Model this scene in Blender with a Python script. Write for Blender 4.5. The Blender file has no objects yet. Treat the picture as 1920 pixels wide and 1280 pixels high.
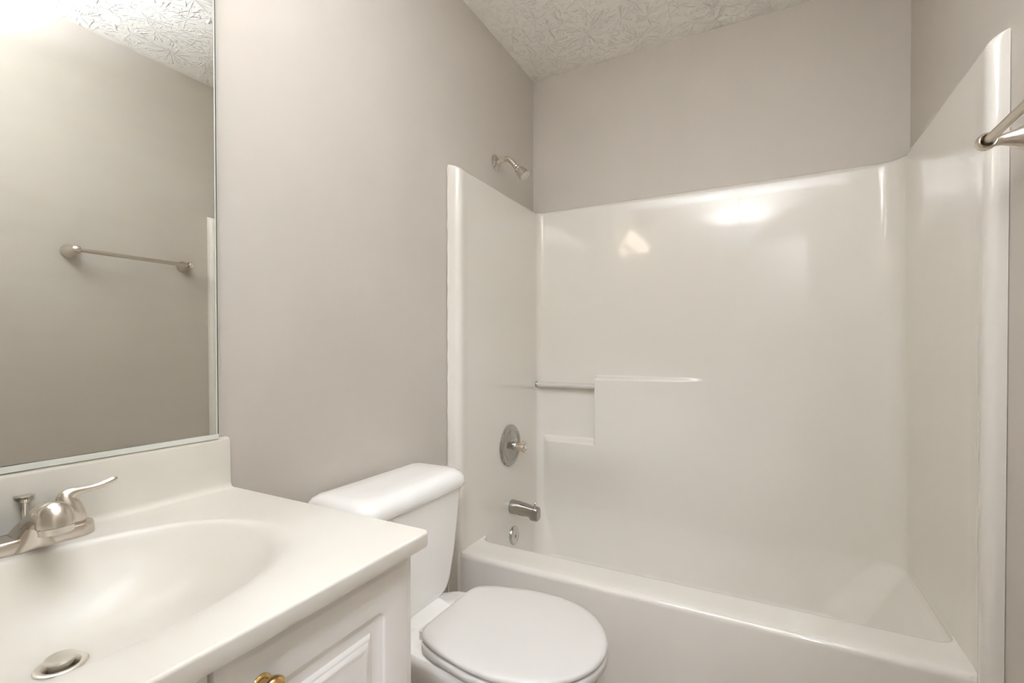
import bpy, bmesh, math, random
from mathutils import Vector, Matrix
random.seed(7)
PI = math.pi
S = bpy.context.scene
C = S.collection

# ------------------------------------------------------------------ camera
cam_data = bpy.data.cameras.new('camera')
cam = bpy.data.objects.new('camera', cam_data)
C.objects.link(cam)
S.camera = cam
cam_data.sensor_fit = 'HORIZONTAL'
cam_data.sensor_width = 36.0
cam_data.lens = 36.0 * 892.5 / 1920.0
cam_data.shift_y = 23.1 / 1920.0
cam_data.clip_start = 0.01
cam.location = (1.058, 0.0, 1.12)
cam.rotation_euler = (PI/2 - 0.0100, 0.0, 0.48809)

# ------------------------------------------------------------------ world, exposure
world = bpy.data.worlds.new('world')
S.world = world
world.use_nodes = True
world.node_tree.nodes['Background'].inputs[0].default_value = (1.0, 0.97, 0.92, 1)
world.node_tree.nodes['Background'].inputs[1].default_value = 0.3
S.view_settings.view_transform = 'Standard'
S.view_settings.look = 'None'
S.view_settings.gamma = 1.0
S.view_settings.use_curve_mapping = False
S.view_settings.exposure = 0.17
S.cycles.max_bounces = 14
S.cycles.diffuse_bounces = 8
S.cycles.glossy_bounces = 6
S.cycles.transmission_bounces = 8
S.cycles.use_denoising = True
S.cycles.caustics_reflective = False
S.cycles.caustics_refractive = False

BOUNCE_POWER = 146.0     # watts of the lamp in the added ceiling bowl, for bounced light
BOWL_GLOW = 2.0          # radiance of that added bowl itself
SHADE_POWER = 8.0        # radiance of the vanity shades
HALL_FILL = 122.0         # radiance of the fill lamp added in the hall

# ------------------------------------------------------------------ dimensions
W, B, HC = 1.524, 2.227, 2.4956
YW = -0.10               # room face of the front wall
LIGHT = (0.935, 1.0, 1.135)

# ------------------------------------------------------------------ materials
def mat(name, col, rough=0.5, metal=0.0, coat=0.0, ior=1.45, trans=0.0, spec=0.5, emit=None, estr=0.0):
    m = bpy.data.materials.new(name)
    m.use_nodes = True
    b = m.node_tree.nodes['Principled BSDF']
    b.inputs['Base Color'].default_value = (*col, 1)
    b.inputs['Roughness'].default_value = rough
    b.inputs['Metallic'].default_value = metal
    b.inputs['Coat Weight'].default_value = coat
    b.inputs['Coat Roughness'].default_value = 0.03
    b.inputs['IOR'].default_value = ior
    b.inputs['Transmission Weight'].default_value = trans
    b.inputs['Specular IOR Level'].default_value = spec
    if emit:
        b.inputs['Emission Color'].default_value = (*emit, 1)
        b.inputs['Emission Strength'].default_value = estr
    return m

def nodes_of(m):
    nt = m.node_tree
    return nt, nt.nodes, nt.links, nt.nodes['Principled BSDF']

def coords(nt, scale=(1, 1, 1)):
    t = nt.nodes.new('ShaderNodeTexCoord')
    mp = nt.nodes.new('ShaderNodeMapping')
    mp.inputs['Scale'].default_value = scale
    nt.links.new(t.outputs['Object'], mp.inputs['Vector'])
    return mp.outputs['Vector']

def noise(nt, vec, scale, detail=3.0, rough=0.5):
    n = nt.nodes.new('ShaderNodeTexNoise')
    n.inputs['Scale'].default_value = scale
    n.inputs['Detail'].default_value = detail
    n.inputs['Roughness'].default_value = rough
    nt.links.new(vec, n.inputs['Vector'])
    return n.outputs['Fac']

def add_bump(m, scale, strength, dist=0.001, detail=3.0, stretch=(1, 1, 1)):
    nt, N, L, b = nodes_of(m)
    f = noise(nt, coords(nt, stretch), scale, detail)
    bp = N.new('ShaderNodeBump')
    bp.inputs['Strength'].default_value = strength
    bp.inputs['Distance'].default_value = dist
    L.new(f, bp.inputs['Height'])
    L.new(bp.outputs['Normal'], b.inputs['Normal'])

def add_mottle(m, c1, c2, scale, detail=4.0, lo=0.35, hi=0.65, stretch=(1, 1, 1)):
    nt, N, L, b = nodes_of(m)
    f = noise(nt, coords(nt, stretch), scale, detail)
    r = N.new('ShaderNodeValToRGB')
    r.color_ramp.elements[0].position = lo
    r.color_ramp.elements[1].position = hi
    r.color_ramp.elements[0].color = (*c1, 1)
    r.color_ramp.elements[1].color = (*c2, 1)
    L.new(f, r.inputs['Fac'])
    L.new(r.outputs['Color'], b.inputs['Base Color'])

WALLC = (0.520, 0.484, 0.434)
m_wall = mat('wall_paint', WALLC, 0.55, spec=0.35)
add_mottle(m_wall, (0.54, 0.503, 0.452), (0.552, 0.514, 0.464), 5.0)
add_bump(m_wall, 140.0, 0.10, 0.0006)
m_trim = mat('trim_paint', (0.82, 0.80, 0.75), 0.25)
add_bump(m_trim, 60.0, 0.03, 0.0005)
m_fiber = mat('fiberglass_gelcoat', (0.740, 0.712, 0.655), 0.10, coat=0.35, spec=0.5)
add_bump(m_fiber, 9.0, 0.035, 0.004, 2.0)
m_china = mat('vitreous_china', (0.90, 0.89, 0.865), 0.07, coat=0.3)
add_bump(m_china, 6.0, 0.02, 0.003, 1.0)
m_seat = mat('seat_plastic', (0.665, 0.645, 0.612), 0.28)
add_bump(m_seat, 50.0, 0.02, 0.0004)
m_marble = mat('cultured_marble', (0.84, 0.80, 0.71), 0.30, coat=0.06)
add_mottle(m_marble, (0.685, 0.655, 0.583), (0.72, 0.696, 0.632), 4.0, 6.0, 0.3, 0.7, (1.6, 0.7, 1))
m_cab = mat('thermofoil_white', (0.91, 0.895, 0.86), 0.30)
add_bump(m_cab, 90.0, 0.02, 0.0004)
m_nickel = mat('brushed_nickel', (0.65, 0.595, 0.525), 0.26, 1.0)
add_bump(m_nickel, 220.0, 0.06, 0.0004, 2.0, (1, 1, 8))
m_satin = mat('satin_nickel', (0.68, 0.64, 0.575), 0.22, 1.0)
add_bump(m_satin, 300.0, 0.04, 0.0003, 2.0)
m_chrome = mat('chrome', (0.58, 0.57, 0.545), 0.08, 1.0)
add_bump(m_chrome, 40.0, 0.02, 0.0004)
m_worn = mat('worn_chrome', (0.45, 0.435, 0.405), 0.17, 1.0)
add_bump(m_worn, 90.0, 0.10, 0.0006)
m_brass = mat('polished_brass', (0.66, 0.45, 0.19), 0.13, 1.0)
add_bump(m_brass, 60.0, 0.03, 0.0004)
m_drain = mat('satin_drain', (0.78, 0.75, 0.70), 0.30, 1.0)
add_bump(m_drain, 200.0, 0.04, 0.0003)
m_dark = mat('dark_gap', (0.06, 0.045, 0.03), 0.5)
add_bump(m_dark, 60.0, 0.05, 0.0004)
m_acry = mat('clear_acrylic', (0.90, 0.875, 0.82), 0.05, trans=0.35, ior=1.35)
add_bump(m_acry, 30.0, 0.02, 0.0004)
m_amber = mat('aged_acrylic', (0.93, 0.80, 0.63), 0.06, trans=0.72, ior=1.45)
add_bump(m_amber, 60.0, 0.05, 0.0006)
m_caulk = mat('caulk', (0.74, 0.70, 0.63), 0.4)
add_bump(m_caulk, 60.0, 0.15, 0.001)
m_edge = mat('mirror_edge_shadow', (0.10, 0.11, 0.085), 0.15, spec=0.7)
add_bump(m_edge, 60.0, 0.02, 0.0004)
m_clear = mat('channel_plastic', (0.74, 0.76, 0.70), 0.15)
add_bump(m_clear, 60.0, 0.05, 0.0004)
m_shade = mat('frosted_shade', (0.9, 0.85, 0.75), 0.35, emit=(1.0, 0.83, 0.63), estr=SHADE_POWER)
m_diffuser = mat('fill_diffuser', (0.9, 0.88, 0.84), 0.3, emit=LIGHT, estr=BOWL_GLOW)
m_hallfill = mat('hall_fill_diffuser', (0.9, 0.88, 0.84), 0.3, emit=LIGHT, estr=HALL_FILL)

# floor: brown wood-look vinyl planks
m_floor = mat('vinyl_plank', (0.2, 0.13, 0.09), 0.35)
nt, N, L, b = nodes_of(m_floor)
v = coords(nt)
br = N.new('ShaderNodeTexBrick')
br.inputs['Scale'].default_value = 1.0
br.inputs['Brick Width'].default_value = 0.9
br.inputs['Row Height'].default_value = 0.12
br.inputs['Mortar Size'].default_value = 0.0015
br.inputs['Color1'].default_value = (0.44, 0.35, 0.28, 1)
br.inputs['Color2'].default_value = (0.33, 0.25, 0.19, 1)
br.inputs['Mortar'].default_value = (0.06, 0.04, 0.03, 1)
L.new(v, br.inputs['Vector'])
g = noise(nt, coords(nt, (2, 30, 1)), 3.0, 6.0)
mx = N.new('ShaderNodeMixRGB'); mx.blend_type = 'MULTIPLY'; mx.inputs[0].default_value = 0.5
L.new(br.outputs['Color'], mx.inputs[1]); L.new(g, mx.inputs[2])
L.new(mx.outputs[0], b.inputs['Base Color'])

m_carpet = mat('hall_carpet', (0.62, 0.56, 0.48), 0.95, spec=0.1)
add_bump(m_carpet, 320.0, 0.6, 0.003)

# ceiling: white paint over stomp-brush texture (ridges radiating from each stomp)
m_ceil = mat('stomped_ceiling', (0.91, 0.90, 0.865), 0.75, spec=0.3)
nt, N, L, b = nodes_of(m_ceil)
def stomp(vscale, off):
    t = N.new('ShaderNodeTexCoord')
    mp = N.new('ShaderNodeMapping')
    mp.inputs['Scale'].default_value = (1, 1, 0)
    mp.inputs['Location'].default_value = off
    L.new(t.outputs['Object'], mp.inputs['Vector'])
    vo = N.new('ShaderNodeTexVoronoi')
    vo.inputs['Scale'].default_value = vscale
    L.new(mp.outputs['Vector'], vo.inputs['Vector'])
    d = N.new('ShaderNodeVectorMath'); d.operation = 'SUBTRACT'
    L.new(mp.outputs['Vector'], d.inputs[0]); L.new(vo.outputs['Position'], d.inputs[1])
    s = N.new('ShaderNodeSeparateXYZ'); L.new(d.outputs[0], s.inputs[0])
    at = N.new('ShaderNodeMath'); at.operation = 'ARCTAN2'
    L.new(s.outputs['Y'], at.inputs[0]); L.new(s.outputs['X'], at.inputs[1])
    a5 = N.new('ShaderNodeMath'); a5.operation = 'MULTIPLY'; a5.inputs[1].default_value = 3.6
    L.new(at.outputs[0], a5.inputs[0])
    ln = N.new('ShaderNodeVectorMath'); ln.operation = 'LENGTH'; L.new(d.outputs[0], ln.inputs[0])
    r2 = N.new('ShaderNodeMath'); r2.operation = 'MULTIPLY'; r2.inputs[1].default_value = 12.0
    L.new(ln.outputs['Value'], r2.inputs[0])
    sc = N.new('ShaderNodeSeparateXYZ'); L.new(vo.outputs['Color'], sc.inputs[0])
    c9 = N.new('ShaderNodeMath'); c9.operation = 'MULTIPLY'; c9.inputs[1].default_value = 50.0
    L.new(sc.outputs['X'], c9.inputs[0])
    cb = N.new('ShaderNodeCombineXYZ')
    L.new(a5.outputs[0], cb.inputs[0]); L.new(r2.outputs[0], cb.inputs[1]); L.new(c9.outputs[0], cb.inputs[2])
    nz = N.new('ShaderNodeTexNoise'); nz.inputs['Scale'].default_value = 1.6; nz.inputs['Detail'].default_value = 2.5
    L.new(cb.outputs[0], nz.inputs['Vector'])
    rp = N.new('ShaderNodeValToRGB')
    rp.color_ramp.elements[0].position = 0.56; rp.color_ramp.elements[0].color = (0, 0, 0, 1)
    rp.color_ramp.elements[1].position = 0.70; rp.color_ramp.elements[1].color = (1, 1, 1, 1)
    L.new(nz.outputs['Fac'], rp.inputs['Fac'])
    return rp.outputs['Color']
mxa = N.new('ShaderNodeMixRGB'); mxa.blend_type = 'LIGHTEN'; mxa.inputs[0].default_value = 1.0
L.new(stomp(7.0, (0, 0, 0)), mxa.inputs[1]); L.new(stomp(6.0, (3.7, 1.3, 0)), mxa.inputs[2])
fn = noise(nt, coords(nt), 90.0, 3.0)
ad = N.new('ShaderNodeMath'); ad.operation = 'MULTIPLY_ADD'; ad.inputs[1].default_value = 0.10
L.new(fn, ad.inputs[0]); L.new(mxa.outputs[0], ad.inputs[2])
bp = N.new('ShaderNodeBump'); bp.inputs['Strength'].default_value = 0.85; bp.inputs['Distance'].default_value = 0.005
L.new(ad.outputs[0], bp.inputs['Height']); L.new(bp.outputs['Normal'], b.inputs['Normal'])

# mirror: tinted silvering with faint wiped smears
m_mirror = mat('mirror_silvering', (0.80, 0.80, 0.755), 0.01, 1.0)
nt, N, L, b = nodes_of(m_mirror)
f = noise(nt, coords(nt, (1, 1.5, 7)), 1.6, 5.0, 0.6)
rp = N.new('ShaderNodeValToRGB')
rp.color_ramp.elements[0].position = 0.42; rp.color_ramp.elements[0].color = (0.0, 0.0, 0.0, 1)
rp.color_ramp.elements[1].position = 0.80; rp.color_ramp.elements[1].color = (0.10, 0.10, 0.10, 1)
L.new(f, rp.inputs['Fac'])
df = N.new('ShaderNodeBsdfDiffuse'); df.inputs['Color'].default_value = (0.72, 0.70, 0.64, 1)
ms = N.new('ShaderNodeMixShader')
L.new(rp.outputs['Color'], ms.inputs[0]); L.new(b.outputs[0], ms.inputs[1]); L.new(df.outputs[0], ms.inputs[2])
L.new(ms.outputs[0], N['Material Output'].inputs['Surface'])

# ------------------------------------------------------------------ mesh helpers
class MB:
    def __init__(self):
        self.v, self.f = [], []
    def add(self, vs, fs):
        o = len(self.v)
        self.v += [tuple(p) for p in vs]
        self.f += [tuple(i + o for i in q) for q in fs]
        return self
    def box(self, x0, y0, z0, x1, y1, z1):
        vs = [(x, y, z) for z in (z0, z1) for y in (y0, y1) for x in (x0, x1)]
        return self.add(vs, [(0, 2, 3, 1), (4, 5, 7, 6), (0, 1, 5, 4), (2, 6, 7, 3), (0, 4, 6, 2), (1, 3, 7, 5)])
    def loft(self, loops, cap0=True, cap1=True, closed=True):
        n = len(loops[0]); vs = [p for l in loops for p in l]; fs = []
        for i in range(len(loops) - 1):
            for j in range(n if closed else n - 1):
                k = (j + 1) % n
                fs.append((i*n + j, i*n + k, (i+1)*n + k, (i+1)*n + j))
        if cap0: fs.append(tuple(reversed(range(n))))
        if cap1: fs.append(tuple(range((len(loops)-1)*n, len(loops)*n)))
        return self.add(vs, fs)
    def lathe(self, o, axis, prof, n=32, cap0=True, cap1=True):
        # prof: list of (distance along axis, radius)
        a = Vector(axis).normalized()
        u = a.orthogonal().normalized(); w = a.cross(u)
        o = Vector(o)
        loops = [[o + a*h + (u*math.cos(2*PI*j/n) + w*math.sin(2*PI*j/n))*r for j in range(n)] for h, r in prof]
        return self.loft(loops, cap0, cap1)
    def tube(self, path, radii, n=20, up=(0, 0, 1), aspect=None):
        P = [Vector(p) for p in path]; loops = []
        up = Vector(up)
        for i, p in enumerate(P):
            t = (P[min(i+1, len(P)-1)] - P[max(i-1, 0)]).normalized()
            s = t.cross(up)
            if s.length < 1e-4: s = t.orthogonal()
            s.normalize(); q = s.cross(t)
            r = radii[i] if not isinstance(radii, (int, float)) else radii
            a = aspect[i] if aspect else 1.0
            loops.append([p + s*math.cos(2*PI*j/n)*r*a + q*math.sin(2*PI*j/n)*r for j in range(n)])
        return self.loft(loops)
    def build(self, name, m, parent=None, loc=None, smooth=True, angle=40, mats=None):
        """one mesh object; vertices are given in world coordinates"""
        me = bpy.data.meshes.new(name)
        base = Vector((0, 0, 0))
        if parent is not None:
            base = Vector(parent['base'])
        elif loc is not None:
            base = Vector(loc)
        me.from_pydata([Vector(p) - base for p in self.v], [], self.f)
        bm = bmesh.new(); bm.from_mesh(me)
        bmesh.ops.remove_doubles(bm, verts=bm.verts, dist=1e-6)
        bmesh.ops.recalc_face_normals(bm, faces=bm.faces)
        bm.to_mesh(me); bm.free()
        if smooth:
            me.polygons.foreach_set('use_smooth', [True]*len(me.polygons))
            me.set_sharp_from_angle(angle=math.radians(angle))
        me.materials.append(m)
        o = bpy.data.objects.new(name, me)
        C.objects.link(o)
        o['base'] = tuple(base)
        if parent is not None:
            o.parent = parent
        else:
            o.location = base
        return o

def bez(pts, n=12):
    """Catmull-Rom through pts (tuples of any length)"""
    P = [pts[0]] + list(pts) + [pts[-1]]
    out = []
    for i in range(1, len(P) - 2):
        for k in range(n):
            t = k / n
            out.append(tuple(0.5*((2*b_) + (-a_ + c_)*t + (2*a_ - 5*b_ + 4*c_ - d_)*t*t + (-a_ + 3*b_ - 3*c_ + d_)*t**3)
                             for a_, b_, c_, d_ in zip(P[i-1], P[i], P[i+1], P[i+2])))
    out.append(tuple(pts[-1]))
    return out

def thing(name, label, cat, loc, group=None):
    o = bpy.data.objects.new(name, None)
    C.objects.link(o)
    o.location = loc
    o.empty_display_size = 0.05
    o['base'] = tuple(loc); o['label'] = label; o['category'] = cat
    if group: o['group'] = group
    return o

def struct(o):
    o['kind'] = 'structure'
    return o

def bevel(o, w, seg=3, angle=35):
    md = o.modifiers.new('bevel', 'BEVEL')
    md.width = w; md.segments = seg; md.limit_method = 'ANGLE'; md.angle_limit = math.radians(angle)
    md.harden_normals = False
    return o

def smooth01(t):
    t = max(0.0, min(1.0, t))
    return t*t*(3 - 2*t)

def rrect(u0, v0, u1, v1, radii, n=8):
    """rounded rectangle, counter-clockwise from the lower-left corner; radii per corner (ll, lr, ur, ul)"""
    out = []
    cs = [(u0, v0, PI, radii[0], 1, 1), (u1, v0, 1.5*PI, radii[1], -1, 1), (u1, v1, 0, radii[2], -1, -1), (u0, v1, 0.5*PI, radii[3], 1, -1)]
    for (cu, cv, a0, r, su, sv) in cs:
        for k in range(n + 1):
            a = a0 + (PI/2)*k/n
            out.append((cu + su*r + math.cos(a)*r, cv + sv*r + math.sin(a)*r))
    return out

# ------------------------------------------------------------------ room shell
OX0, OX1, OZ = 0.79, 1.37, 2.05          # doorway opening in the front wall
struct(MB().box(-0.10, YW - 0.12, -0.06, W + 0.10, B + 0.10, 0.0).build('floor', m_floor, smooth=False))
struct(MB().box(-0.10, -1.60, -0.06, 2.2, YW - 0.12, 0.0).build('floor_hall', m_carpet, smooth=False))
struct(MB().box(-0.10, YW - 0.12, HC, W + 0.10, B + 0.10, HC + 0.06).build('ceiling', m_ceil, smooth=False))
struct(MB().box(-0.10, YW - 0.12, 0, 0.0, B + 0.10, HC).build('wall_left', m_wall, smooth=False))
struct(MB().box(W, YW - 0.12, 0, W + 0.10, B + 0.10, HC).build('wall_right', m_wall, smooth=False))
struct(MB().box(0.0, B, 0, W, B + 0.10, HC).build('wall_back', m_wall, smooth=False))
fw = MB()
fw.box(0.0, YW - 0.12, 0, OX0, YW, HC).box(OX1, YW - 0.12, 0, W, YW, HC).box(OX0, YW - 0.12, OZ, OX1, YW, HC)
struct(fw.build('wall_front', m_wall, smooth=False))
# hall beyond the doorway
hw = MB()
hw.box(-0.10, -1.60, 0, 2.2, -1.50, HC)
struct(hw.build('wall_hall', m_wall, smooth=False))
struct(MB().box(-0.10, -1.50, 0, 0.0, YW - 0.12, HC).build('wall_hall_west', m_wall, smooth=False))
struct(MB().box(2.1, -1.50, 0, 2.2, YW - 0.02, HC).build('wall_hall_east', m_wall, smooth=False))
struct(MB().box(W + 0.10, YW - 0.12, 0, 2.1, YW - 0.02, HC).build('wall_hall_south', m_wall, smooth=False))
struct(MB().box(-0.10, -1.60, HC, 2.2, YW - 0.12, HC + 0.06).build('ceiling_hall', m_ceil, smooth=False))

# door casing and jamb
tr = MB()
cw, ct = 0.058, 0.016
for (a, b_) in ((OX0 - cw, OX0), (OX1, OX1 + cw)):
    tr.box(a, YW, 0, b_, YW + ct, OZ + cw)
tr.box(OX0, YW, OZ, OX1, YW + ct, OZ + cw)
struct(bevel(tr.build('trim_1', m_trim, smooth=False), 0.005))
jm = MB()
jm.box(OX0, YW - 0.12, 0, OX0 + 0.012, YW, OZ).box(OX1 - 0.012, YW - 0.12, 0, OX1, YW, OZ).box(OX0 + 0.012, YW - 0.12, OZ - 0.012, OX1 - 0.012, YW, OZ)
struct(jm.build('trim_2', m_trim, smooth=False))
# baseboards (left wall between vanity and bath, right wall)
struct(bevel(MB().box(0, 0.640, 0, 0.012, 1.452, 0.085).build('baseboard_left', m_trim, smooth=False), 0.004))
struct(bevel(MB().box(W - 0.012, YW + 0.018, 0, W, 1.412, 0.085).build('baseboard_right', m_trim, smooth=False), 0.004))

# ------------------------------------------------------------------ one-piece bath and shower unit
YFL, YFR, YA = 1.472, 1.415, 1.480       # flange fronts (left, right), apron face
TL, TR, TB = 0.050, 0.020, 0.040         # how far the panels stand off the walls
ZR, ZT = 0.356, 1.812                    # rim and top of the panels
bath = thing('bathtub', 'one-piece glossy off-white bathtub with tall moulded shower walls filling the alcove', 'bathtub', (W/2, 1.84, 0.0))

def panel_path():
    P = []   # (inner point, wall point)
    rf = 0.022
    xt = 0.054
    for x in (0.001, 0.012, 0.022, xt - rf):
        P.append(((x, YFL), (0.001, YFL)))
    for k in range(1, 9):
        a = -PI/2 + (PI/2)*k/8
        p = (xt - rf + rf*math.cos(a), YFL + rf + rf*math.sin(a))
        P.append((p, (0.001, p[1])))
    for k in range(1, 5):
        t = k/4; y = YFL + rf + 0.05*t
        P.append(((xt + (TL - xt)*smooth01(t), y), (0.001, y)))
    rl = 0.032
    yc = B - TB - rl
    y0 = YFL + rf + 0.05
    for k in range(1, 14):
        y = y0 + (yc - y0)*k/14
        P.append(((TL, y), (0.001, y)))
    for k in range(0, 9):
        a = PI - (PI/2)*k/8
        c = (TL + rl, yc)
        ca, sa = math.cos(a), math.sin(a)
        P.append(((c[0] + rl*ca, c[1] + rl*sa), (c[0] + (rl + TL - 0.001)*ca, c[1] + (rl + TB - 0.001)*sa)))
    rr = 0.080
    x0, x1 = TL + rl, W - TR - rr
    xs = set()
    for k in range(0, 41): xs.add(round(x0 + (x1 - x0)*k/40, 4))
    for k in range(0, 15): xs.add(round(0.347 + 0.001*k, 4))
    for k in range(0, 13): xs.add(round(0.80 + 0.01*k, 4))
    for x in sorted(xs):
        if x0 < x < x1 - 1e-4: P.append(((x, B - TB), (x, B - 0.001)))
    for k in range(0, 13):
        a = PI/2 - (PI/2)*k/12
        c = (x1, B - TB - rr)
        ca, sa = math.cos(a), math.sin(a)
        P.append(((c[0] + rr*ca, c[1] + rr*sa), (c[0] + (rr + TR - 0.001)*ca, c[1] + (rr + TB - 0.001)*sa)))
    ya, yb = B - TB - rr, YFR + 0.085
    for k in range(1, 14):
        y = ya + (yb - ya)*k/14
        P.append(((W - TR, y), (W - 0.001, y)))
    xt = 0.036
    for k in range(0, 6):
        t = k/6; y = yb + (YFR + rf - yb)*t
        P.append(((W - TR - (xt - TR)*smooth01(t), y), (W - 0.001, y)))
    for k in range(0, 8):
        a = PI + (PI/2)*k/8
        p = (W - xt + rf + rf*math.cos(a), YFR + rf + rf*math.sin(a))
        P.append((p, (W - 0.001, p[1])))
    for x in (xt - rf, 0.010, 0.001):
        P.append(((W - x, YFR), (W - 0.001, YFR)))
    return P

XN = 0.354                                # right-hand side of the soap niche
def bulge(x, z):
    if x < TL + 0.03 or x > 0.93: return 0.0
    base = smooth01((z - ZR - 0.005)/0.30)
    zl = 0.982
    u = max(0.0, min(1.0, (x - XN)/(0.905 - XN)))
    d_right = 0.050*(1 - smooth01(u))
    s_right = 1 - smooth01((z - (zl - 0.006))/0.022)
    d_left = 0.050*smooth01((x - TL - 0.03)/0.03)
    zn = 0.678
    s_left = 1 - smooth01((z - (zn - 0.008))/0.024)
    k = smooth01((x - (XN - 0.0045))/0.009)
    return base*((1 - k)*d_left*s_left + k*d_right*s_right)

def draft(p, z):                          # the right-hand panel leans in slightly towards the top
    return 0.016*smooth01((p[0] - 1.42)/0.08)*smooth01((p[1] - YFR - 0.022)/0.063)*(z - ZR)/(ZT - ZR)
PATH = panel_path()
zs = set()
for k in range(0, 30): zs.add(round(ZR + (ZT - 0.026 - ZR)*k/29, 4))
for k in range(0, 18): zs.add(round(0.662 + 0.002*k, 4))
for k in range(0, 18): zs.add(round(0.970 + 0.002*k, 4))
zs = sorted(zs)
vs, fs = [], []
npth = len(PATH)
for z in zs:
    for (p, q) in PATH:
        d = bulge(p[0], z) if p[1] > B - TB - 1e-6 else 0.0
        vs.append((p[0] - draft(p, z), p[1] - d, z))
rl_ = 0.026
for k in range(1, 11):                     # rounded top lip rolling back to the wall
    a = (PI/2)*k/10
    for (p, q) in PATH:
        t = 1 - math.cos(a)
        p = (p[0] - draft(p, ZT), p[1])
        vs.append((p[0] + (q[0]-p[0])*t, p[1] + (q[1]-p[1])*t, ZT - rl_ + rl_*math.sin(a)))
rows = len(zs) + 10
for i in range(rows - 1):
    for j in range(npth - 1):
        fs.append((i*npth + j, i*npth + j + 1, (i+1)*npth + j + 1, (i+1)*npth + j))
sm = MB().add(vs, fs)
# the two front flanges run down to the floor
for idx in ([j for j in range(npth) if PATH[j][0][0] < 0.3 and PATH[j][0][1] < YA + 0.03],
            [j for j in range(npth) if PATH[j][0][0] > 1.2 and PATH[j][0][1] < YA + 0.03]):
    lo = [(PATH[j][0][0], PATH[j][0][1], 0.002) for j in idx]
    mid = [(PATH[j][0][0], PATH[j][0][1], 0.20) for j in idx]
    hi = [(PATH[j][0][0], PATH[j][0][1], zs[0]) for j in idx]
    sm.loft([lo, mid, hi], False, False, False)
sur = sm.build('shower_wall', m_fiber, bath, angle=60)
sur['label'] = 'glossy moulded shower wall panels with a soap niche'

# tub: basin, rim and apron
def basin_loop(il, ib, ir, jf, rr, z):
    fl = 1.632 + jf
    pts = rrect(TL + il, fl, W - TR - ir, B - TB - ib, rr, 10)
    return [(x, y, z) for x, y in pts]
tm = MB()
loops = []
rad0 = (0.055, 0.048, 0.080, 0.032)
for k in range(0, 7):                       # soft inner edge of the rim (front side only)
    a = (PI/2)*k/6
    loops.append(basin_loop(0.0, 0.0, 0.0, -0.022*(1 - math.sin(a)), rad0, ZR - 0.022*(1 - math.cos(a))))
zf = 0.078
rad1 = (0.11, 0.11, 0.13, 0.11)
nst = 16
for k in range(1, nst + 1):
    t = k/nst
    z = ZR - 0.022 + (zf + 0.05 - (ZR - 0.022))*t
    e = t**1.4
    loops.append(basin_loop(0.030*e, 0.035*e, 0.150*t, 0.045*e, tuple(a + (b_-a)*t for a, b_ in zip(rad0, rad1)), z))
for k in range(1, 9):
    a = (PI/2)*k/8
    o = 0.055*(1 - math.cos(a))
    loops.append(basin_loop(0.030 + o, 0.035 + o, 0.150 + o*2, 0.045 + o, rad1, zf + 0.05 - 0.05*math.sin(a)))
n0 = len(loops[0])
tm.loft(loops, False, True)
top = loops[0]
order = list(range(0, 22))                  # lower-left arc then lower-right arc = the front side
strip_in = [top[i] for i in order]
re = 0.020
cols = [strip_in]
for t in (0.1, 0.4, 0.7):
    cols.append([(p[0], p[1] + (YA + re - p[1])*t, ZR) for p in strip_in])
cols.append([(p[0], YA + re, ZR) for p in strip_in])
for k in range(1, 7):
    a = (PI/2)*k/6
    cols.append([(p[0], YA + re - re*math.sin(a), ZR - re + re*math.cos(a)) for p in strip_in])
cols.append([(p[0], YA + 0.003, 0.15) for p in strip_in])
cols.append([(p[0], YA + 0.006, 0.012) for p in strip_in])
cols.append([(p[0], YA + 0.020, 0.002) for p in strip_in])
tm.loft(cols, False, False, False)
tub = tm.build('tub_basin', m_fiber, bath, angle=50)
tub['label'] = 'off-white tub basin with flat front rim and plain apron'
# coves where the apron meets the flanges
for side in (0, 1):
    cv = MB(); lps = []
    for (z, r) in ((0.002, 0.014), (0.20, 0.016), (0.33, 0.018), (0.352, 0.012), (0.358, 0.002)):
        x = TL if side == 0 else W - TR - 0.006
        s = 1 if side == 0 else -1
        lp = []
        for k in range(0, 7):
            a = (PI/2)*k/6
            lp.append((x - s*0.002 + s*r*(1 - math.sin(a)), YA + 0.004 - r*(1 - math.cos(a)), z))
        lps.append(lp)
    cv.loft(lps, False, False, False)
    cv.build('corner_cove', m_fiber, bath, angle=60)
# clear wash-cloth bar in the niche, with its chrome end cap
rb = MB().tube([(TL + 0.008, B - TB - 0.030, 0.944), (XN + 0.004, B - TB - 0.030, 0.944)], 0.0125, 24)
rod = rb.build('washcloth_bar', m_acry, bath); rod['label'] = 'clear acrylic bar across the soap niche'
MB().lathe((TL - 0.004, B - TB - 0.030, 0.944), (1, 0, 0), [(0, 0.0145), (0.010, 0.0145), (0.013, 0.013)], 24).build('end_cap', m_worn, rod)
# caulk bead down the wall side of the flange
cb = MB()
pts = []
for k in range(0, 60):
    z = 0.01 + 1.79*k/59
    pts.append((0.0048, YFL - 0.001 + 0.0012*math.sin(k*1.9), z))
cb.tube(pts, [0.0032 + 0.0008*math.sin(k*2.7) for k in range(60)], 8, up=(1, 0, 0))
cb.build('caulk_bead', m_caulk, bath)

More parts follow.
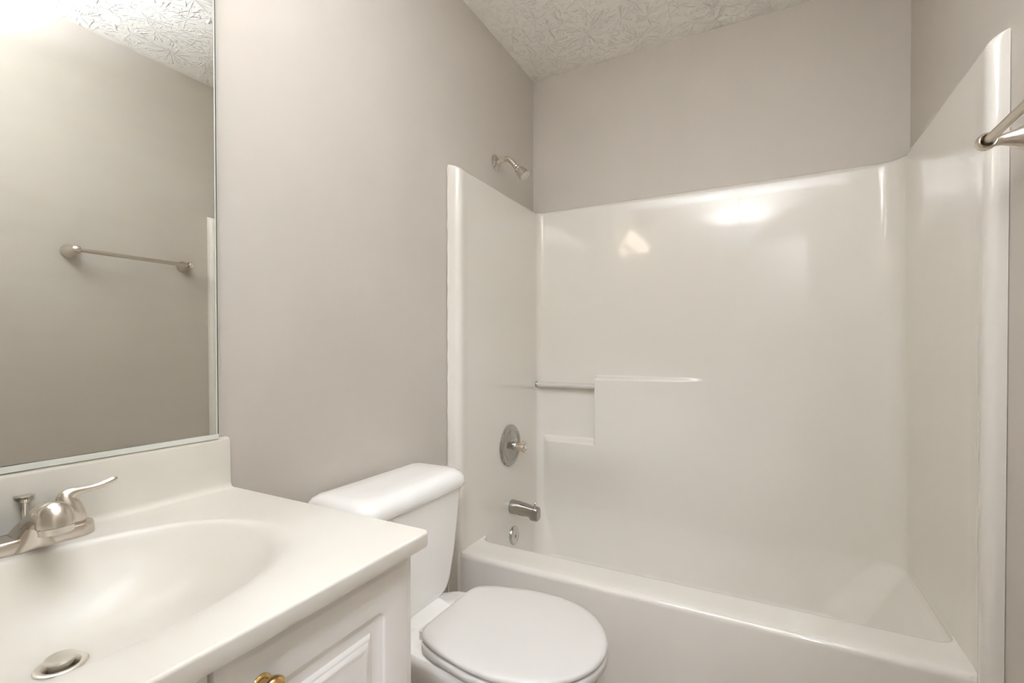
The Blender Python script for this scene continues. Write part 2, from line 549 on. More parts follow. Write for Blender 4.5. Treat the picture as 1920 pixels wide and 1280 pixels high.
# ------------------------------------------------------------------ shower and tub fittings on the left panel
sh = thing('wall_shower', 'small brushed nickel shower head on a bent arm high on the left wall', 'shower head', (0.0, 1.838, 1.945))
MB().lathe((0.0, 1.838, 1.943), (1, 0, 0), [(0.0005, 0.034), (0.004, 0.034), (0.009, 0.027), (0.012, 0.016), (0.014, 0.012)], 40).build('flange', m_satin, sh)
arm = bez([(0.008, 1.838, 1.943), (0.030, 1.838, 1.951), (0.050, 1.840, 1.954), (0.068, 1.842, 1.948), (0.084, 1.844, 1.932), (0.096, 1.846, 1.916)], 8)
MB().tube(arm, 0.0115, 20, up=(0, 1, 0)).build('shower_arm', m_nickel, sh)
hd = Vector((0.46, 0.03, -0.52)).normalized()
o = Vector((0.093, 1.846, 1.920))
MB().lathe(o, hd, [(0.0, 0.008), (0.004, 0.0125), (0.010, 0.0135), (0.014, 0.0115), (0.016, 0.0150), (0.024, 0.0185), (0.026, 0.0180),
                   (0.028, 0.0192), (0.050, 0.0235), (0.066, 0.0270), (0.069, 0.0270), (0.070, 0.0255), (0.068, 0.0215)], 40).build('spray_head', m_satin, sh)
MB().lathe(o + hd*0.060, hd, [(0.0, 0.020), (0.0065, 0.0215), (0.0085, 0.019)], 32).build('spray_face', m_clear, sh)

VX = TL
vv = thing('shower_valve', 'round chrome shower valve plate with clear knob above the tub spout', 'shower valve', (VX, 1.876, 0.689))
MB().lathe((VX, 1.876, 0.689), (1, 0, 0), [(-0.001, 0.092), (0.004, 0.0925), (0.009, 0.089), (0.012, 0.083), (0.0125, 0.080), (0.015, 0.077),
            (0.016, 0.072), (0.013, 0.067), (0.012, 0.064), (0.014, 0.060), (0.019, 0.035), (0.021, 0.022)], 56).build('escutcheon', m_worn, vv)
MB().lathe((VX + 0.015, 1.876, 0.689), (1, 0, 0), [(0, 0.019), (0.022, 0.0185), (0.024, 0.017), (0.026, 0.012)], 32).build('stem_collar', m_chrome, vv)
kn = MB(); lps = []
for h, r, fl in ((0.036, 0.013, 0.0), (0.038, 0.0185, 0.02), (0.052, 0.0165, 0.06), (0.058, 0.0185, 0.10), (0.066, 0.0225, 0.12), (0.074, 0.0225, 0.12), (0.079, 0.019, 0.08), (0.081, 0.012, 0.02)):
    lps.append([(VX + h, 1.876 + r*(1 + fl*math.cos(8*2*PI*j/64))*math.cos(2*PI*j/64), 0.689 + r*(1 + fl*math.cos(8*2*PI*j/64))*math.sin(2*PI*j/64)) for j in range(64)])
kb = kn.loft(lps).build('knob', m_amber, vv); kb['label'] = 'faceted clear acrylic knob, yellowed'
MB().lathe((VX + 0.0805, 1.876, 0.689), (1, 0, 0), [(0, 0.012), (0.002, 0.011), (0.003, 0.006)], 28).build('knob_cap', m_clear, kb)

SY, SZ = 1.895, 0.408
sp = thing('tub_spout', 'chrome tub spout with a pull-up diverter below the shower valve', 'tub spout', (VX, SY, SZ))
lps = []
for (h, hw, zt, zb) in ((-0.002, 0.030, 0.032, -0.030), (0.006, 0.031, 0.033, -0.031), (0.03, 0.030, 0.031, -0.031), (0.06, 0.0265, 0.024, -0.029), (0.085, 0.0245, 0.020, -0.028),
                        (0.095, 0.024, 0.0185, -0.030), (0.100, 0.024, 0.018, -0.040), (0.106, 0.024, 0.0175, -0.044), (0.128, 0.0235, 0.0155, -0.044), (0.133, 0.022, 0.013, -0.042), (0.135, 0.019, 0.008, -0.038)):
    c, hh = (zt + zb)/2, (zt - zb)/2
    e = 0.62 if h < 0.04 else 0.5
    lp = []
    for j in range(40):
        a = 2*PI*j/40
        cx_, sx_ = math.cos(a), math.sin(a)
        ex = 2.0 if h < 0.04 else 3.6
        k = (abs(cx_)**ex + abs(sx_)**ex)**(-1/ex)
        lp.append((VX + h, SY + hw*k*cx_, SZ + c + hh*k*sx_))
    lps.append(lp)
MB().loft(lps).build('spout_body', m_worn, sp, angle=45)
MB().lathe((VX + 0.117, SY, SZ + 0.014), (0, 0, 1), [(0, 0.0035), (0.012, 0.0035), (0.014, 0.0055), (0.019, 0.0068), (0.021, 0.0055)], 20).build('diverter_knob', m_chrome, sp)

ov = thing('overflow_plate', 'small round chrome overflow plate low on the tub end wall', 'overflow plate', (VX, 1.902, 0.276))
MB().lathe((VX + 0.004, 1.902, 0.276), (1, 0, 0), [(-0.003, 0.040), (0.006, 0.041), (0.010, 0.039), (0.0125, 0.034), (0.0135, 0.015), (0.0137, 0.004)], 44).build('plate', m_chrome, ov)
MB().box(VX + 0.0172, 1.899, 0.267, VX + 0.0182, 1.905, 0.281).build('screw_slot', m_dark, ov, smooth=False)

# ------------------------------------------------------------------ towel bar on the right wall
tb = thing('towel_bar', 'brushed nickel towel bar with teardrop posts on the right wall', 'towel bar', (W, 1.09, 1.536))
BX, BZ = W - 0.075, 1.536
Y0, Y1 = 0.862, 1.296
MB().tube([(BX, Y0 + 0.004, BZ), (BX, Y1 - 0.004, BZ)], 0.0085, 24).build('bar', m_nickel, tb)
for y, s in ((Y0, 1), (Y1, -1)):
    pm = MB()
    path = bez([(W - 0.0005, 0.0275), (W - 0.006, 0.0278), (W - 0.018, 0.0240), (W - 0.034, 0.0165), (W - 0.050, 0.0115), (W - 0.060, 0.0110), (W - 0.068, 0.0125)], 6)
    pm.lathe((0, y, BZ), (1, 0, 0), path, 36)
    # cup that holds the bar end
    pm.lathe((BX, y, BZ), (0, s, 0), [(-0.0165, 0.002), (-0.0155, 0.007), (-0.012, 0.0125), (-0.005, 0.0163), (0.003, 0.0168), (0.009, 0.0160), (0.0115, 0.0140), (0.011, 0.0120), (0.004, 0.0112)], 36, True, False)
    pm.build('post', m_nickel, tb, angle=60)

# ------------------------------------------------------------------ mirror
MY0, MY1, MZ0, MZ1 = YW + 0.004, 0.610, 0.933, 1.96
mr = thing('wall_mirror', 'large frameless rectangular mirror above the sink counter', 'mirror', (0.0, 0.255, MZ0))
def mx_(y, z): return 0.0072 + 0.0070*(y - MY0) + 0.0040*(MZ1 - z)   # the glass hangs a hair out of square
def slab(y0, y1, z0, z1, f0, f1):
    q = [(y0, z0), (y1, z0), (y1, z1), (y0, z1)]
    return MB().add([(f0(y, z), y, z) for y, z in q] + [(f1(y, z), y, z) for y, z in q],
                    [(0, 3, 2, 1), (4, 5, 6, 7), (0, 1, 5, 4), (1, 2, 6, 5), (2, 3, 7, 6), (3, 0, 4, 7)])
slab(MY0, MY1, MZ0, MZ1, lambda y, z: 0.0010, mx_).build('glass_edge_shadow', m_edge, mr, smooth=False)['label'] = 'dark glass edge with a painted shadow line at its right'  # bare dark margin at the right paints a shadow line beside the mirror
slab(MY0 + 0.001, MY1 - 0.0048, MZ0 + 0.001, MZ1 - 0.001, lambda y, z: mx_(y, z) + 0.0001, lambda y, z: mx_(y, z) + 0.0004).build('mirror_glass', m_mirror, mr, smooth=False)
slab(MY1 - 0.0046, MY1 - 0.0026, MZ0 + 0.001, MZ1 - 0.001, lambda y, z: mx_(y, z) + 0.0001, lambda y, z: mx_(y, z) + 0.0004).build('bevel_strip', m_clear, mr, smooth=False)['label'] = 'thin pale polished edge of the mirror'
ch = MB()
chp = [(0.0005, 0.9273), (0.0195, 0.9273), (0.0195, 0.9375), (0.0178, 0.9375), (0.0178, 0.9326), (0.0005, 0.9326)]
ch.loft([[(x, y, z) for x, z in chp] for y in (MY0, MY1 - 0.002)])
ch.build('bottom_channel', m_clear, mr, smooth=False)

# ------------------------------------------------------------------ vanity cabinet
CY0, CY1 = YW + 0.003, 0.639             # counter ends
CXF, ZC = 0.565, 0.817                   # counter front, counter top
vc = thing('vanity_cabinet', 'white two-door vanity cabinet with brass knobs under the sink counter', 'cabinet', (0.26, 0.26, 0.0))
bd = MB()
ye_, yb_ = 0.634, CY0 + 0.004
bd.box(0.002, yb_, 0.10, 0.495, yb_ + 0.016, 0.786).box(0.002, ye_ - 0.016, 0.10, 0.495, ye_, 0.786)          # sides
bd.box(0.002, yb_ + 0.016, 0.10, 0.495, ye_ - 0.016, 0.116).box(0.002, yb_ + 0.016, 0.116, 0.008, ye_ - 0.016, 0.66)   # bottom, back
bd.box(0.495, yb_, 0.10, 0.512, yb_ + 0.05, 0.786).box(0.495, ye_ - 0.04, 0.10, 0.512, ye_, 0.786)              # stiles
bd.box(0.495, 0.275, 0.14, 0.512, 0.325, 0.74).box(0.495, yb_ + 0.05, 0.74, 0.512, ye_ - 0.04, 0.786).box(0.495, yb_ + 0.05, 0.10, 0.512, ye_ - 0.04, 0.14)
bd.box(0.43, yb_, 0.0, 0.446, ye_, 0.10).box(0.002, yb_, 0.0, 0.43, yb_ + 0.016, 0.10).box(0.002, ye_ - 0.016, 0.0, 0.43, ye_, 0.10)
bd.build('carcass', m_cab, vc, smooth=False)
def door(y0, y1, z0, z1, xb):
    D = MB(); lps = []
    prof = [(0.0005, 0.0, 0.003), (0.0, 0.008, 0.003), (0.001, 0.0115, 0.003), (0.005, 0.0132, 0.004), (0.011, 0.0140, 0.005), (0.0145, 0.0155, 0.006), (0.017, 0.0180, 0.006), (0.020, 0.019, 0.006),
            (0.0685, 0.019, 0.016), (0.0710, 0.0182, 0.015), (0.0735, 0.0150, 0.014), (0.0760, 0.0142, 0.013), (0.0785, 0.0135, 0.012), (0.0815, 0.0120, 0.010), (0.0835, 0.0116, 0.008),
            (0.0960, 0.0116, 0.001), (0.0995, 0.0150, 0.001), (0.1020, 0.0158, 0.001), (0.1040, 0.0158, 0.001), (0.1085, 0.0188, 0.001), (0.1115, 0.0192, 0.001), (0.1145, 0.0186, 0.001), (0.1185, 0.0186, 0.001)]
    for ins, h, r in prof:
        lps.append([(xb + h, y, z) for y, z in rrect(y0 + ins, z0 + ins, y1 - ins, z1 - ins, (r,)*4, 5)])
    return D.loft(lps, True, True)
DX = 0.5125
d1 = door(0.3050, 0.6365, 0.115, 0.780, DX).build('door', m_cab, vc, angle=25)
d2 = door(-0.028, 0.2995, 0.115, 0.780, DX).build('door', m_cab, vc, angle=25)
def knob(y, z, parent):
    MB().lathe((DX + 0.0185, y, z), (1, 0, 0), [(0, 0.0125), (0.002, 0.0128), (0.004, 0.0115), (0.005, 0.0085), (0.010, 0.0070), (0.013, 0.0080), (0.0155, 0.0125),
               (0.019, 0.0158), (0.023, 0.0165), (0.027, 0.0150), (0.030, 0.0110), (0.0315, 0.0055), (0.0318, 0.001)], 36).build('knob', m_brass, parent)['label'] = 'polished brass knob'
knob(0.356, 0.722, d1)
knob(0.249, 0.722, d2)

# ------------------------------------------------------------------ counter with integral oval basin
vt = thing('sink_countertop', 'cream cultured marble vanity counter with moulded oval sink', 'countertop', (0.28, 0.26, 0.786))
XB = 0.034                                # where the cove to the backsplash begins
SCX, SCY, AX, AY = 0.290, 0.262, 0.186, 0.263
DCX, DCY = 0.243, 0.271
RD = 0.029
ZD = ZC - 0.112
re = 0.0045
X1, Y1_ = CXF - re, CY1 - re
angs = set()
NA = 144
for k in range(NA): angs.add(round(2*PI*k/NA, 6))
for (x, y) in ((XB, CY0), (X1, CY0), (X1, Y1_), (XB, Y1_)):
    angs.add(round(math.atan2(y - SCY, x - SCX) % (2*PI), 6))
angs = sorted(angs)
def rim(a, s=1.0):
    c, s_ = math.cos(a), math.sin(a)
    ex = 2.2
    # point of the superellipse in direction (c, s_) measured from the centre
    k = ((abs(c)/AX)**ex + (abs(s_)/AY)**ex)**(-1/ex)
    return SCX + c*k*s, SCY + s_*k*s
def rect_hit(a):
    c, s_ = math.cos(a), math.sin(a)
    ts = []
    if c > 1e-9: ts.append((X1 - SCX)/c)
    if c < -1e-9: ts.append((XB - SCX)/c)
    if s_ > 1e-9: ts.append((Y1_ - SCY)/s_)
    if s_ < -1e-9: ts.append((CY0 - SCY)/s_)
    t = min(ts)
    return SCX + c*t, SCY + s_*t
lps = []
lps.append([(*rect_hit(a), ZC) for a in angs])
lps.append([(*[p + (q - p)*0.5 for p, q in zip(rect_hit(a), rim(a, 1.0))], ZC) for a in angs])
def lipw(a):                              # the front lip is broad and soft, the back edge crisp
    f = smooth01((math.cos(a) + 0.55)/1.3)
    return 0.010 + 0.030*f
PW = 2.1
def slope(a):
    x, y = rim(a)
    d = math.hypot(x - DCX - RD*math.cos(a), y - DCY - RD*math.sin(a))
    return PW*0.100/d
for k in range(0, 9):
    t = k/8
    lp = []
    for a in angs:
        w = lipw(a)
        x, y = rim(a)
        c, s_ = math.cos(a), math.sin(a)
        off = w*(0.5 - t)
        lp.append((x + c*off, y + s_*off, ZC - 0.5*slope(a)*w*t*t))
    lps.append(lp)
NR = 26
for k in range(1, NR + 1):
    t = k/NR
    lp = []
    for a in angs:
        w = lipw(a)
        x, y = rim(a); c, s_ = math.cos(a), math.sin(a)
        x, y = x - c*w*0.5, y - s_*w*0.5
        z0 = ZC - 0.5*slope(a)*w
        dx, dy = DCX + RD*c, DCY + RD*s_
        z = z0 - (z0 - ZD)*(1 - (1 - t)**PW)
        lp.append((x + (dx - x)*t, y + (dy - y)*t, z))
    lps.append(lp)
lps.append([(DCX + 0.0225*math.cos(a), DCY + 0.0225*math.sin(a), ZD - 0.004) for a in angs])
lps.append([(DCX + 0.020*math.cos(a), DCY + 0.020*math.sin(a), ZD - 0.035) for a in angs])
cm = MB().loft(lps, False, True)
# front and right edges, rounded over
edge = []
edge.append(((X1, CY0), (1, 0)))
for k in range(0, 25): edge.append(((X1, CY0 + (Y1_ - 0.010 - CY0)*k/24), (1, 0)))
for k in range(1, 9):
    a = (PI/2)*k/8
    edge.append(((X1 - 0.010 + 0.010*math.cos(a), Y1_ - 0.010 + 0.010*math.sin(a)), (math.cos(a), math.sin(a))))
for k in range(1, 17): edge.append(((X1 - 0.010 + (0.0 - X1 + 0.010)*k/16, Y1_), (0, 1)))
rws = []
rws.append([(min(p[0], X1) - n_[0]*0.004, p[1] - n_[1]*0.004, ZC - 0.00002) for p, n_ in edge])
for k in range(0, 7):
    a = (PI/2)*k/6
    rws.append([(p[0] + n_[0]*re*math.sin(a), p[1] + n_[1]*re*math.sin(a), ZC - re + re*math.cos(a)) for p, n_ in edge])
rws.append([(p[0] + n_[0]*(re + 0.0005), p[1] + n_[1]*(re + 0.0005), ZC - 0.020) for p, n_ in edge])
rws.append([(p[0] + n_[0]*(re - 0.001), p[1] + n_[1]*(re - 0.001), ZC - 0.025) for p, n_ in edge])
rws.append([(p[0] - n_[0]*0.030, p[1] - n_[1]*0.030, ZC - 0.026) for p, n_ in edge])
cm.loft(rws, False, False, False)
ct_o = cm.build('basin_counter', m_marble, vt, angle=50)
bs = MB()
prof = [(XB + 0.004, ZC - 0.001), (XB, ZC + 0.0002)]
rc = 0.013
for k in range(1, 9):
    a = (PI/2)*k/8
    prof.append((XB - rc*math.sin(a), ZC + rc*(1 - math.cos(a))))
prof += [(0.0202, ZC + 0.05), (0.0195, 0.919), (0.0185, 0.9235), (0.0160, 0.9262), (0.012, 0.927), (0.001, 0.927), (0.001, ZC - 0.02), (XB + 0.004, ZC - 0.02)]
ye = CY1 - 0.0055
bs.loft([[(x, y, z) for x, z in prof] for y in (CY0, 0.1, 0.3, ye - 0.002)] + [[(x - 0.0012 if x > 0.005 else x, ye, z - (0.001 if z > 0.9 else 0)) for x, z in prof]])
bs.build('backsplash', m_marble, vt, angle=50)

# ------------------------------------------------------------------ sink drain with pop-up stopper
dr = thing('sink_drain', 'round metal pop-up drain stopper at the bottom of the sink', 'drain', (DCX, DCY, ZD))
MB().lathe((DCX, DCY, ZD), (0, 0, 1), [(-0.030, 0.0165), (-0.004, 0.0172), (0.0000, 0.0190), (0.0018, 0.0205), (0.0024, 0.0240), (0.0014, 0.0268), (-0.0005, 0.0278)], 48, False, False).build('drain_flange', m_drain, dr)
ang = 0.10
sx = Vector((math.sin(ang)*0.3, 0, 1)).normalized()
MB().lathe((DCX, DCY, ZD + 0.004), sx, [(-0.022, 0.012), (-0.004, 0.0125), (0.0025, 0.0130), (0.0030, 0.0160), (0.0055, 0.0168), (0.0072, 0.0160), (0.0079, 0.011), (0.0081, 0.003)], 44).build('stopper', m_drain, dr)
MB().lathe((DCX, DCY, ZD - 0.028), (0, 0, 1), [(0, 0.0163), (0.001, 0.0163)], 32).build('drain_throat', m_dark, dr)

# ------------------------------------------------------------------ sink faucet
FY = 0.296
fa = thing('sink_faucet', 'brushed nickel two-handle sink faucet on the cream counter', 'faucet', (0.058, FY, ZC))
def stadium(half, r, z, x=0.058):
    out = []
    for k in range(0, 17):
        a = 0 + PI*k/16
        out.append((x + r*math.cos(a), FY + half + r*math.sin(a), z))
    for k in range(0, 17):
        a = PI + PI*k/16
        out.append((x + r*math.cos(a), FY - half + r*math.sin(a), z))
    return out
lps = [stadium(0.0540, 0.0255, ZC + 0.0002), stadium(0.0540, 0.0255, ZC + 0.0008), stadium(0.0540, 0.0262, ZC + 0.0012), stadium(0.0540, 0.0258, ZC + 0.014), stadium(0.0540, 0.0245, ZC + 0.0180), stadium(0.0540, 0.0230, ZC + 0.0195), stadium(0.0540, 0.0220, ZC + 0.0198)]
MB().loft(lps).build('base_plate', m_nickel, fa, angle=50)
# spout: wide hood rising from the plate, arching forward and turning down
sec = bez([(0.042, 0.826, 0.0140, 0.0120), (0.056, 0.843, 0.0125, 0.0140), (0.076, 0.857, 0.0135, 0.0142), (0.100, 0.8695, 0.0155, 0.0150), (0.122, 0.8770, 0.0185, 0.0172),
           (0.138, 0.8780, 0.0205, 0.0190), (0.148, 0.8760, 0.0200, 0.0190)], 6)
lps = []
for i, (x, z, hw_, hh) in enumerate(sec):
    a_, b_ = sec[max(i-1, 0)], sec[min(i+1, len(sec)-1)]
    t = Vector((b_[0]-a_[0], 0, b_[1]-a_[1])).normalized()
    nrm = Vector((-t.z, 0, t.x))
    lp = []
    for j in range(36):
        q = 2*PI*j/36
        lp.append(Vector((x, FY, z)) + Vector((0, 1, 0))*hw_*math.cos(q) + nrm*hh*math.sin(q))
    lps.append(lp)
ad_ = Vector((0.14, 0, -1)).normalized()
SPT = MB().loft(lps)
SPT.lathe(Vector((0.1500, FY, 0.8985)), ad_, [(0.0, 0.0015), (0.0012, 0.0065), (0.0042, 0.0120), (0.0090, 0.0165), (0.0150, 0.0195), (0.0220, 0.0211), (0.0300, 0.0216), (0.0340, 0.0214)], 40)
SPT.build('spout', m_nickel, fa, angle=55)
# skirt: the flared front panel under the spout
sk = []
for (z, hw_, xf, xb) in ((ZC + 0.0005, 0.0360, 0.0890, 0.036), (ZC + 0.006, 0.0300, 0.0892, 0.036), (ZC + 0.013, 0.0235, 0.0893, 0.038), (ZC + 0.021, 0.0180, 0.0894, 0.040), (ZC + 0.030, 0.0130, 0.0896, 0.044), (ZC + 0.040, 0.0090, 0.0900, 0.056), (ZC + 0.048, 0.0060, 0.0905, 0.068)):
    lp = []
    for k in range(0, 13):
        q = -PI/2 + PI*k/12
        lp.append((xb + (xf - xb)*math.cos(q)**0.30, FY + hw_*math.sin(q), z) if abs(math.cos(q)) > 1e-6 else (xb, FY + hw_*math.sin(q), z))
    sk.append(lp)
MB().loft(sk).build('skirt', m_nickel, fa, angle=50)
ae = MB().lathe(Vector((0.1500, FY, 0.8985)) + ad_*0.0335, ad_, [(0.0, 0.0180), (0.0020, 0.0180), (0.0022, 0.0200), (0.0105, 0.0192), (0.0115, 0.0175), (0.0085, 0.0155)], 40)
ae.build('aerator', m_satin, fa)
def handle(s):
    y0 = FY + s*0.0540
    pts = [(0.0585, 0.000, 0.8355, 0.0150, 1.0), (0.0585, 0.000, 0.8400, 0.0158, 1.0), (0.0583, -0.002, 0.850, 0.0164, 1.0), (0.0575, -0.006, 0.862, 0.0162, 1.0), (0.0565, -0.009, 0.872, 0.0142, 1.0),
           (0.0560, -0.008, 0.8800, 0.0114, 1.0), (0.0562, -0.001, 0.8845, 0.0086, 1.1), (0.0575, 0.010, 0.8862, 0.0064, 1.3), (0.0590, 0.022, 0.8868, 0.0054, 1.5), (0.0600, 0.034, 0.8882, 0.0054, 1.6), (0.0610, 0.045, 0.8912, 0.0056, 1.5), (0.0615, 0.054, 0.8944, 0.0050, 1.4), (0.0617, 0.0590, 0.8962, 0.0015, 1.2)]
    sm_ = bez(pts, 5)
    H = MB().tube([(p[0], y0 + s*p[1], p[2]) for p in sm_], [p[3] for p in sm_], 28, up=(1, 0, 0.02))
    h = H.build('handle', m_nickel, fa, angle=60)
    MB().lathe((0.0585, y0, ZC + 0.0185), (0, 0, 1), [(0, 0.0158), (0.0012, 0.0156), (0.0018, 0.0140), (0.0030, 0.0140)], 36).build('collar', m_dark, h)
handle(1); handle(-1)
pr_ = MB().tube([(0.030, 0.2990, ZC), (0.0262, 0.3015, 0.8815)], 0.0032, 16, up=(0, 1, 0))
pr_.lathe((0.0262, 0.3015, 0.877), (-0.03, 0, 1), [(0, 0.0036), (0.001, 0.0052), (0.006, 0.0058), (0.009, 0.0095), (0.0105, 0.0122), (0.0115, 0.0122), (0.0125, 0.009), (0.0128, 0.002)], 28)
pr_.build('lift_rod', m_satin, fa)

# ------------------------------------------------------------------ toilet
TY = 1.048
to = thing('toilet', 'white two-piece toilet with closed lid between the vanity and the bathtub', 'toilet', (0.40, TY, 0.0))
def dloop(xb, xf, hw_, z, rb, rf, bow=0.0, n=9):
    pts = rrect(xb, TY - hw_, xf, TY + hw_, (rb, rf, rf, rb), n)
    out = []
    for x, y in pts:
        u = (y - TY)/hw_
        k = (x - xb)/(xf - xb)
        out.append((x - bow*u*u*k, y, z))
    return out
TK = MB()
lps = [dloop(0.045, 0.175, 0.085, 0.370, 0.03, 0.05), dloop(0.034, 0.192, 0.110, 0.3715, 0.04, 0.055), dloop(0.028, 0.202, 0.132, 0.376, 0.035, 0.055), dloop(0.025, 0.209, 0.150, 0.386, 0.03, 0.055),
       dloop(0.024, 0.213, 0.163, 0.402, 0.025, 0.05), dloop(0.023, 0.216, 0.172, 0.425, 0.02, 0.045, 0.004), dloop(0.022, 0.222, 0.184, 0.50, 0.02, 0.042, 0.006), dloop(0.021, 0.229, 0.197, 0.60, 0.02, 0.042, 0.008), dloop(0.020, 0.234, 0.207, 0.695, 0.02, 0.042, 0.010)]
MB.loft(TK, lps).build('tank', m_china, to, angle=50)
lps = [dloop(0.016, 0.244, 0.218, 0.694, 0.02, 0.055, 0.016), dloop(0.014, 0.250, 0.224, 0.700, 0.022, 0.058, 0.018), dloop(0.013, 0.252, 0.226, 0.712, 0.024, 0.060, 0.018), dloop(0.015, 0.249, 0.223, 0.726, 0.026, 0.060, 0.018),
       dloop(0.020, 0.241, 0.216, 0.737, 0.028, 0.060, 0.017), dloop(0.030, 0.228, 0.204, 0.744, 0.032, 0.058, 0.016), dloop(0.050, 0.205, 0.182, 0.7475, 0.03, 0.05, 0.012), dloop(0.090, 0.160, 0.12, 0.7485, 0.02, 0.03, 0.0)]
MB().loft(lps).build('tank_lid', m_china, to, angle=50)
# flush lever
lv = MB().lathe((0.222, 0.868, 0.668), (1, 0, 0), [(0, 0.014), (0.008, 0.013), (0.012, 0.009), (0.020, 0.008)], 28)
lv.tube(bez([(0.238, 0.860, 0.669), (0.243, 0.880, 0.670), (0.246, 0.905, 0.671), (0.247, 0.925, 0.671)], 6), [0.006 + 0.002*(k/18) for k in range(19)], 16, up=(1, 0, 0))
lv.build('flush_lever', m_worn, to)
def egg(xb, xf, hw_, hb, z, n=72, rb=0.035):
    """seat outline: narrow straight back of half-width hb, widening to hw_, round front"""
    xc = xf - hw_*1.13
    out = []
    pts = [(xb + rb*0.02, 0.0), (xb, hb*0.55), (xb + 0.004, hb*0.92), (xb + 0.022, hb + 0.016)]
    c = bez(pts + [(xb + 0.075, hb + (hw_ - hb)*0.62), (xc - 0.055, hw_*0.975), (xc, hw_)], 5)
    half = list(c)
    for k in range(1, 19):
        a = PI/2 - (PI/2)*k/18
        half.append((xc + (xf - xc)*math.cos(a), hw_*math.sin(a)))
    up = [(x, TY + y, z) for x, y in half]
    dn = [(x, TY - y, z) for x, y in reversed(half[1:-1])]
    return up + dn
ld = MB()
lps = [egg(0.312, 0.735, 0.182, 0.118, 0.4125), egg(0.308, 0.740, 0.187, 0.122, 0.4160), egg(0.307, 0.741, 0.188, 0.123, 0.4215), egg(0.309, 0.739, 0.186, 0.121, 0.4265), egg(0.315, 0.732, 0.180, 0.116, 0.4298), egg(0.328, 0.717, 0.166, 0.104, 0.4310), egg(0.40, 0.64, 0.10, 0.06, 0.4316)]
ld.loft(lps).build('seat_lid', m_seat, to, angle=50)
st = MB()
def ring(o, i): return o, i
out_l = [egg(0.318, 0.737, 0.185, 0.126, 0.389), egg(0.314, 0.741, 0.189, 0.130, 0.393), egg(0.314, 0.741, 0.189, 0.130, 0.406), egg(0.318, 0.737, 0.185, 0.126, 0.4105)]
in_l = [egg(0.40, 0.67, 0.118, 0.075, 0.4105), egg(0.405, 0.665, 0.114, 0.072, 0.402), egg(0.405, 0.665, 0.114, 0.072, 0.389)]
st.loft(out_l + in_l + [out_l[0]], False, False).build('seat', m_seat, to, angle=50)
for s in (-1, 1):
    hm = MB()
    hm.loft([[(x, y, z) for x, y in rrect(0.286, TY + s*0.078 - 0.024, 0.324, TY + s*0.078 + 0.024, (0.008,)*4, 4)] for z in (0.386, 0.407)] +
            [[(x, y, 0.4115) for x, y in rrect(0.290, TY + s*0.078 - 0.020, 0.320, TY + s*0.078 + 0.020, (0.008,)*4, 4)]])
    hm.build('hinge', m_seat, to)
# bowl: pedestal, bowl body, flat deck under the tank
bw = MB()
def bl(xb, xf, hw_, hb, z): return egg(xb, xf, hw_, hb, z)
lps = [bl(0.200, 0.600, 0.112, 0.100, 0.001), bl(0.198, 0.602, 0.115, 0.102, 0.02), bl(0.205, 0.585, 0.105, 0.095, 0.07), bl(0.205, 0.585, 0.102, 0.090, 0.14), bl(0.200, 0.610, 0.112, 0.090, 0.20), bl(0.195, 0.655, 0.138, 0.092, 0.26),
       bl(0.190, 0.695, 0.162, 0.098, 0.310), bl(0.187, 0.716, 0.176, 0.104, 0.345), bl(0.186, 0.724, 0.181, 0.108, 0.365), bl(0.186, 0.724, 0.181, 0.108, 0.380), bl(0.190, 0.720, 0.177, 0.104, 0.386), bl(0.30, 0.62, 0.09, 0.06, 0.387)]
bw.loft(lps)
dk = []
for (z, gx, gy) in ((0.300, -0.02, -0.02), (0.330, 0.0, -0.004), (0.350, 0.0, 0.0), (0.364, 0.0, 0.0), (0.3685, -0.005, -0.005), (0.3695, -0.012, -0.012)):
    dk.append([(x, y, z) for x, y in rrect(0.060 - gx, TY - 0.118 - gy, 0.34 + gx, TY + 0.118 + gy, (0.03, 0.02, 0.02, 0.03), 6)])
bw.loft(dk)
bw.build('bowl', m_china, to, angle=50)

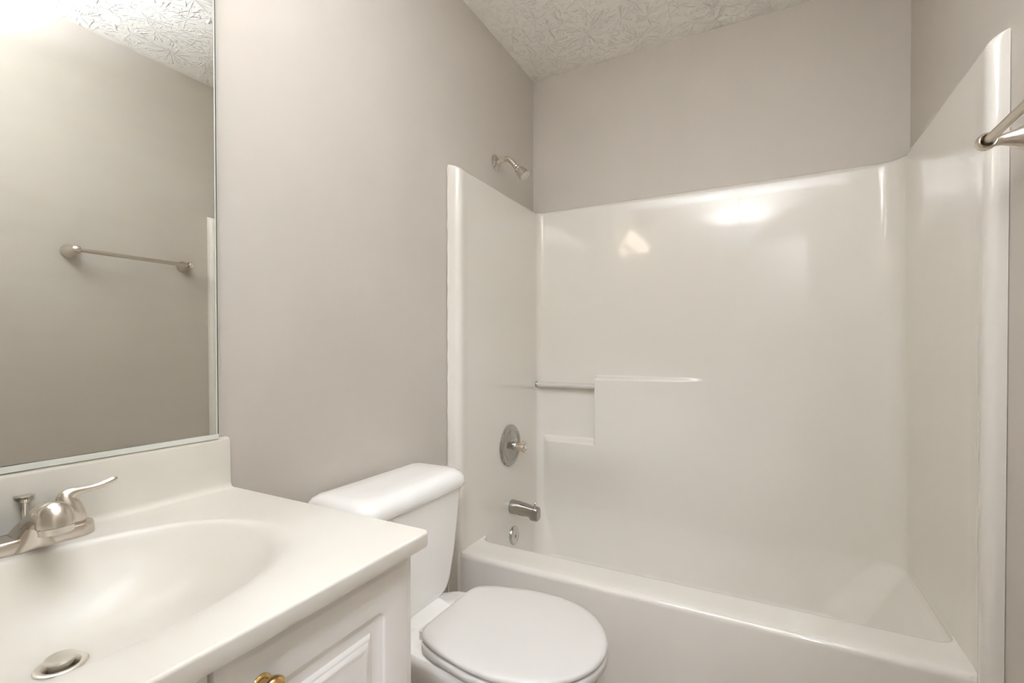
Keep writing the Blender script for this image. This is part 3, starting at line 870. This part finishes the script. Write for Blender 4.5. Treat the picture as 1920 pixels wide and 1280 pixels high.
# ------------------------------------------------------------------ vanity light and added fill lamps
vl = thing('vanity_light', 'three-shade vanity light bar mounted above the mirror', 'light fixture', (0.0, 0.27, 2.12))
MB().loft([[(x, y, z) for y, z in rrect(-0.02 + g_, 2.075 + g_, 0.56 - g_, 2.165 - g_, (0.02,)*4, 5)] for x, g_ in ((0.001, 0), (0.018, 0), (0.024, 0.006))]).build('back_plate', m_nickel, vl)
for y in (0.07, 0.27, 0.47):
    am = MB().tube(bez([(0.022, y, 2.11), (0.06, y, 2.115), (0.085, y, 2.10), (0.09, y, 2.08)], 6), 0.008, 14, up=(0, 1, 0))
    a_o = am.build('light_arm', m_nickel, vl)
    MB().lathe((0.09, y, 2.085), (0, 0, -1), [(0, 0.018), (0.006, 0.026), (0.03, 0.038), (0.07, 0.050), (0.10, 0.058), (0.102, 0.055)], 32).build('glass_shade', m_shade, a_o)

LX, LY = 0.87, 0.12  # added out-of-view fixture standing in for light bounced off the ceiling
cl = thing('bounce_fill_light', 'added ceiling bowl lamp, open at the top, throwing bounce light off the ceiling', 'light fixture', (LX, LY, HC))
MB().lathe((LX, LY, HC - 0.0005), (0, 0, -1), [(0, 0.065), (0.012, 0.065), (0.022, 0.05), (0.028, 0.012)], 36).build('canopy', m_nickel, cl)
MB().lathe((LX, LY, HC - 0.02), (0, 0, -1), [(0, 0.007), (0.505, 0.007), (0.510, 0.016), (0.518, 0.016), (0.526, 0.004)], 20).build('stem', m_nickel, cl)
MB().lathe((LX, LY, HC - 0.385), (0, 0, -1), [(0.0, 0.155), (0.03, 0.153), (0.08, 0.134), (0.115, 0.094), (0.134, 0.045), (0.138, 0.008), (0.133, 0.008), (0.128, 0.045), (0.110, 0.089), (0.077, 0.128), (0.03, 0.148), (0.0, 0.150), (0.0, 0.155)], 48, False, False).build('glass_bowl', m_diffuser, cl)
lamp = bpy.data.lights.new('fill_bulb', 'POINT')
lamp.energy = BOUNCE_POWER
lamp.color = LIGHT
lamp.shadow_soft_size = 0.03
lo_ = bpy.data.objects.new('fill_bulb', lamp)
C.objects.link(lo_); lo_.parent = cl; lo_.location = (0.0, -0.045, -0.462)
hl = thing('hall_fill_light', 'unseen round lamp added in the hall as fill light through the doorway', 'light fixture', (1.50, -1.20, HC))  # unseen lamp, added to send fill light in through the doorway
MB().lathe((1.50, -1.20, HC - 0.0005), (0, 0, -1), [(0, 0.17), (0.02, 0.17), (0.022, 0.165)], 40).build('pan', m_nickel, hl)
MB().lathe((1.50, -1.20, HC - 0.020), (0, 0, -1), [(0, 0.16), (0.02, 0.155), (0.045, 0.13), (0.065, 0.08), (0.072, 0.02)], 40).build('glass_bowl', m_hallfill, hl)

for o in bpy.data.objects:
    if 'base' in o.keys(): del o['base']
